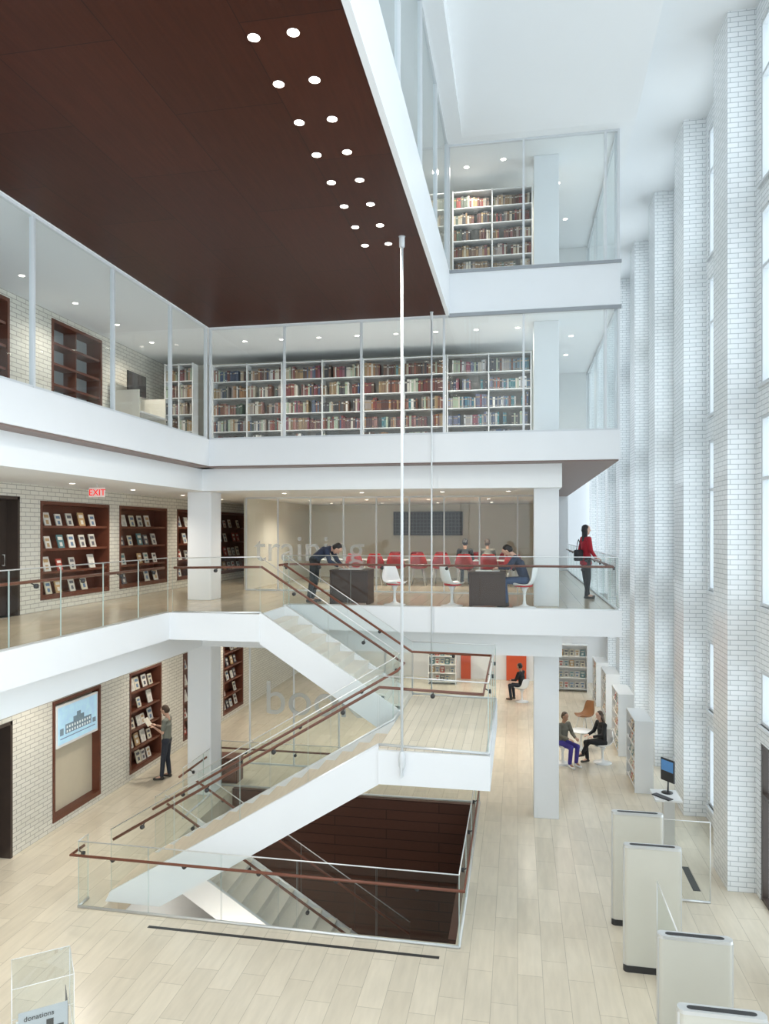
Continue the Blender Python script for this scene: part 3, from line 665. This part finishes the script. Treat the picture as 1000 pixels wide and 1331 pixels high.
def person(label,J,loc,rot,top,bot,skin,hairm,shoem,hair='short',sleeve='long',coat=False,scale=1):
    J={k:V3(v) for k,v in J.items()}
    f=J['face'].normalized(); s=Vector((1,0,0)); s=(s-f*s.dot(f)).normalized(); u=s.cross(f).normalized()
    c=J['head']; sh=J['shoR']-J['shoL']
    B=[];BFc=[]
    cap(B,BFc,c-u*.035,c+u*.04,.070,.077,s,1.18)
    cap(B,BFc,c-u*.075+f*.035,c-u*.05+f*.03,.038,.05,s,1)
    cap(B,BFc,c+f*.085+u*.012,c+f*.104-u*.02,.009,.014,s,1)
    for q in (-1,1): cap(B,BFc,c+s*q*.076-u*.02,c+s*q*.078+u*.015,.014,.018,f,.6)
    cap(B,BFc,J['neck']-u*.05,c-u*.05-f*.015,.056,.048)
    cap(B,BFc,J['chest'],J['neck']-(J['neck']-J['chest']).normalized()*.05,.13,.07,sh,.6,.6)
    cap(B,BFc,J['pel'],J['chest'],.13,.14,sh,.62,.6)
    cap(B,BFc,J['shoL'],J['shoR'],.048,.048)
    for q in 'LR':
        cap(B,BFc,J['sho'+q],J['elb'+q],.048,.037); cap(B,BFc,J['elb'+q],J['wri'+q],.037,.025)
        cap(B,BFc,J['hip'+q],J['kne'+q],.075,.05); cap(B,BFc,J['kne'+q],J['ank'+q],.05,.034); cap(B,BFc,J['ank'+q],J['toe'+q],.034,.028)
        d=J['hd'+q].normalized(); W=J['wri'+q]
        ps=Vector((0,0,1)).cross(d)
        if ps.length<.3: ps=Vector((0,1,0)).cross(d)
        ps.normalize(); pn=d.cross(ps).normalized()
        if pn.z>0: pn=-pn
        cap(B,BFc,W+d*.02,W+d*.075,.030,.040,ps,.42,.6)
        for i,ln in enumerate((.036,.043,.040,.031)):
            b=W+d*.09+ps*(.030-.020*i); k1=(d+pn*.35).normalized(); k2=(d+pn*1.1).normalized()
            cap(B,BFc,b-d*.015,b+k1*ln,.0095,.009); cap(B,BFc,b+k1*ln,b+k1*ln+k2*ln*.85,.009,.0075)
        tb=W+d*.03+ps*.03; td=(d*.7+ps*.7+pn*.3).normalized()
        cap(B,BFc,tb,tb+td*.045,.013,.011); cap(B,BFc,tb+td*.045,tb+td*.045+(d+pn*.4).normalized()*.03,.011,.009)
    body=remesh('body',B,BFc,.009,[skin,eye,lip],2)
    e1=c+f*.088+s*.03+u*.012; e2=c+f*.088-s*.03+u*.012; mo=c+f*.09-u*.058
    for p in body.data.polygons:
        x=p.center
        if (x-e1).length<.014 or (x-e2).length<.014: p.material_index=1
        elif abs((x-mo).dot(u))<.007 and abs((x-mo).dot(s))<.024 and (x-mo).length<.035: p.material_index=2
    parts=[body]
    T=[];TF=[]
    cap(T,TF,J['pel']+(J['chest']-J['pel'])*.12,J['chest'],.155,.175,sh,.66,.5)
    cap(T,TF,J['chest'],J['neck']-(J['neck']-J['chest'])*.22,.172,.10,sh,.62,.5)
    cap(T,TF,J['shoL'],J['shoR'],.062,.062)
    if coat: cap(T,TF,J['pel']+(J['pel']-J['chest'])*.35,J['pel']+(J['chest']-J['pel'])*.2,.18,.165,sh,.78,.4)
    for q in 'LR':
        E=J['elb'+q]; A=J['sho'+q]; W=J['wri'+q]
        if sleeve=='long': cap(T,TF,A,E,.064,.053); cap(T,TF,E,E.lerp(W,.94),.052,.040)
        else: cap(T,TF,A,A.lerp(E,.7),.063,.056)
    parts.append(remesh('jacket' if sleeve=='long' else 'shirt',T,TF,.014,top))
    T=[];TF=[]
    cap(T,TF,J['hipL'],J['hipR'],.10,.10,(0,1,0),1,1)
    cap(T,TF,J['pel'],J['pel']+(J['chest']-J['pel'])*.22,.145,.14,sh,.68,.5)
    for q in 'LR':
        cap(T,TF,J['hip'+q],J['kne'+q],.092,.067); cap(T,TF,J['kne'+q],J['kne'+q].lerp(J['ank'+q],.93),.066,.054)
    parts.append(remesh('trousers',T,TF,.014,bot))
    for q in 'LR':
        T=[];TF=[]; a=J['ank'+q]; t=J['toe'+q]; bk=(a-t); bk.z=0; bk.normalize()
        cap(T,TF,a+bk*.02+Vector((0,0,-.045)),t,.044,.038,(1,0,0),.9); cap(T,TF,a,a+Vector((0,0,-.04)),.045,.045)
        parts.append(remesh('shoe',T,TF,.012,shoem))
    T=[];TF=[]
    cap(T,TF,c-f*.036+u*.0,c-f*.03+u*.045,.086,.086,s,1.12)
    if hair=='long':
        cap(T,TF,c-f*.055,c-f*.075-u*.24,.080,.05,s,.75)
        for q in (-1,1): cap(T,TF,c+s*q*.06-f*.02+u*.02,c+s*q*.075-f*.03-u*.18,.032,.024)
    if hair=='beard': 
        cap(T,TF,c-u*.085+f*.045,c-u*.07+f*.05,.036,.036,s,1)
    parts.append(remesh('hair',T,TF,.011,hairm))
    return thing('person',label,'person',parts,base=loc,rot=rot,scale=scale)
def mk(**k):
    base=dict(pel=(0,0,.95),chest=(0,.0,1.27),neck=(0,-.01,1.47),head=(0,.02,1.62),face=(0,1,-.05),sho=(.175,0,1.41),elb=(.225,-.02,1.13),wri=(.235,.06,.88),hd=(0,.15,-1),hip=(.085,0,.92),kne=(.10,.02,.50),ank=(.10,-.03,.09),toe=(.125,.13,.04))
    base.update(k); J={}
    for n,v in base.items():
        if n in('pel','chest','neck','head','face'): J[n]=v
        elif n[-1] in 'LR' and n[:-1] in ('sho','elb','wri','hd','hip','kne','ank','toe'): J[n]=v
    for n in ('sho','elb','wri','hd','hip','kne','ank','toe'):
        J.setdefault(n+'R',base[n]); J.setdefault(n+'L',mir(base[n]))
    return J
sk1=M('skin_light',(.62,.38,.28),.5,noise=.04); sk2=M('skin_tan',(.42,.24,.16),.5,noise=.04)
hb=M('hair_brown',(.06,.035,.02),.6,noise=.3,ns=40); hk=M('hair_black',(.015,.012,.012),.5,noise=.3,ns=40)
navy=M('navy_cloth',(.025,.035,.07),.85,noise=.2,ns=20); blackc=M('black_cloth',(.02,.02,.022),.85,noise=.2,ns=20)
greyt=M('grey_green_cloth',(.20,.21,.18),.85,noise=.12,ns=20); redj=M('red_coat',(.36,.010,.022),.8,noise=.15,ns=20)
jean=M('dark_denim',(.03,.035,.05),.85,noise=.2,ns=30); purp=M('violet_cloth',(.06,.045,.28),.8,noise=.15); shoe=M('dark_shoe',(.03,.025,.02),.5); olive=M('olive_cloth',(.16,.15,.12),.85,noise=.2)
denim=M('blue_denim',(.05,.08,.16),.85,noise=.2,ns=30)
person('bearded person in grey-green t-shirt and dark jeans reading a book',mk(head=(0,.05,1.62),face=(0,.9,-.45),elb=(.225,.03,1.15),wri=(.09,.27,1.24),hd=(-.1,.8,.35),kneL=(-.11,.05,.5),ankL=(-.13,.08,.09),toeL=(-.17,.24,.04)),(-8.5,16.55,0),R(98),greyt,jean,sk1,hb,shoe,hair='beard',sleeve='short',scale=1.03)
V=[];F=[];mi=[]
for b,m in (((-.13,-.004,-.004,0,0,.22),0),((.004,.13,-.004,0,0,.22),0),((-.004,.004,-.008,0,0,.22),0),((-.125,-.004,0,.012,.005,.215),1),((.004,.125,0,.012,.005,.215),1)):
    k=len(V); V+=bv(b); F+=[tuple(i+k for i in f) for f in BF]; mi+=[m]*6
ob=obj('book',V,F,[dcov[1],pagem],mi,center=False); ob.location=(-8.92,16.5,1.29); ob.rotation_euler=(R(35),0,R(98+180)); ob['label']='open pale book held by the standing reader'; ob['category']='book'
person('person in red coat and dark trousers standing at the railing',mk(face=(.1,1,.0),elbR=(.23,.02,1.14),wriR=(.20,.16,.97),hdR=(-.1,1,-.3),elbL=(-.23,-.04,1.14),kneL=(-.09,.03,.5),ankL=(-.10,.10,.09),toeL=(-.12,.26,.04)),(1.58,17.6,4.5),R(-70),redj,blackc,sk1,hk,shoe,hair='long',coat=True,scale=1.0)
bg=[bevel(box('bag_body',-.14,.14,-.06,.06,0,.26,mat=blackc),.03,3),tube('bag_strap',[(-.11,0,.25),(-.06,0,.42),(.0,0,.50),(.06,0,.42),(.11,0,.25)],.01,blackc)]
thing('shoulder_bag','black shoulder bag hanging at the coat side','bag',bg,base=(1.40,17.42,5.40),rot=R(60))
person('person in dark jacket bending over a desk',mk(pel=(0,-.02,.93),chest=(0,.22,1.10),neck=(0,.38,1.18),head=(0,.50,1.15),face=(0,.45,-.9),sho=(.175,.32,1.13),elb=(.24,.42,.90),wri=(.13,.56,.80),hd=(-.1,1,-.15),kne=(.11,-.02,.5),ank=(.12,-.1,.09),toe=(.14,.07,.04)),(-4.45,15.6,4.5),R(-95),navy,blackc,sk1,hk,shoe,scale=1.04)
seatJ=dict(pel=(0,0,.56),chest=(0,.02,.89),neck=(0,.05,1.09),head=(0,.10,1.24),face=(0,1,-.3),sho=(.175,.04,1.03),elb=(.225,.12,.79),wri=(.12,.34,.74),hd=(-.3,1,-.1),hip=(.09,.02,.55),kne=(.11,.43,.54),ank=(.11,.38,.10),toe=(.12,.54,.04))
lean=dict(seatJ); lean.update(chest=(0,.12,.88),neck=(0,.24,1.06),head=(0,.36,1.14),face=(0,.6,-.75),sho=(.175,.20,1.01),elb=(.25,.34,.82),wri=(.10,.52,.80),hd=(-.3,1,-.1))
person('person in navy jacket seated leaning over a desk',mk(**lean),(.16,15.38,4.5),R(90),navy,denim,sk1,hk,shoe,scale=1.03)
person('seated person in dark top facing a training table',mk(**seatJ),(-1.5,21.0,4.5),0,blackc,jean,sk2,hk,shoe)
person('seated person in grey top beside a training table',mk(**seatJ),(-.85,21.0,4.5),R(8),olive,jean,sk2,hb,shoe)
# lounge
tulip('white shell lounge chair occupied by a reader in violet trousers',(1.16,19.5,0),R(-140),cush=None,arm=.08,wide=1.15)
tulip('white shell lounge chair holding a reader in black',(2.2,19.75,0),R(115),cush=None,arm=.08,wide=1.15)
person('seated person in olive top and violet trousers',mk(**seatJ),(1.16,19.5,0),R(-140),olive,purp,sk2,hb,plastic)
person('seated long-haired person in black with one leg raised',mk(**dict(seatJ,kneL=(-.05,.44,.60),ankL=(.05,.55,.28),toeL=(.1,.68,.2))),(2.2,19.75,0),R(115),blackc,blackc,sk1,hb,shoe,hair='long')
legchair('bent wood lounge chair with metal legs',(2.0,22.6,0),R(120),M('warm_plywood',(.30,.14,.06),.4,noise=.2),s=1.1)
ps=[lathe('table_base',[(.2,0),(.2,.012),(.04,.03),(.025,.1),(.025,.45),(.06,.5)],plastic,20),lathe('table_top',[(.3,.5),(.31,.51),(.3,.52)],plastic,28)]
thing('side_table','small round white pedestal side table','table',ps,base=(1.75,20.9,0))
tulip('white shell chair near the orange panel',(.15,26.3,0),R(60),cush=None,arm=.08,wide=1.1)
person('distant seated person in dark clothes in white chair',mk(**seatJ),(.15,26.3,0),R(60),blackc,jean,sk2,hk,shoe)
# ------------------------------------------------------------------ world
w=bpy.data.worlds.new('world'); scene.world=w; w.use_nodes=True; n=w.node_tree; n.nodes.clear()
o=n.nodes.new('ShaderNodeOutputWorld'); b=n.nodes.new('ShaderNodeBackground'); b.inputs[0].default_value=(.84,.93,1,1)
tc=n.nodes.new('ShaderNodeTexCoord'); sp=n.nodes.new('ShaderNodeSeparateXYZ'); mr=n.nodes.new('ShaderNodeMapRange')
mr.inputs[1].default_value=-.2; mr.inputs[2].default_value=.8; mr.inputs[3].default_value=1.3; mr.inputs[4].default_value=3.2
n.links.new(tc.outputs['Generated'],sp.inputs[0]); n.links.new(sp.outputs[0],mr.inputs[0]); n.links.new(mr.outputs[0],b.inputs[1])
n.links.new(b.outputs[0],o.inputs[0])
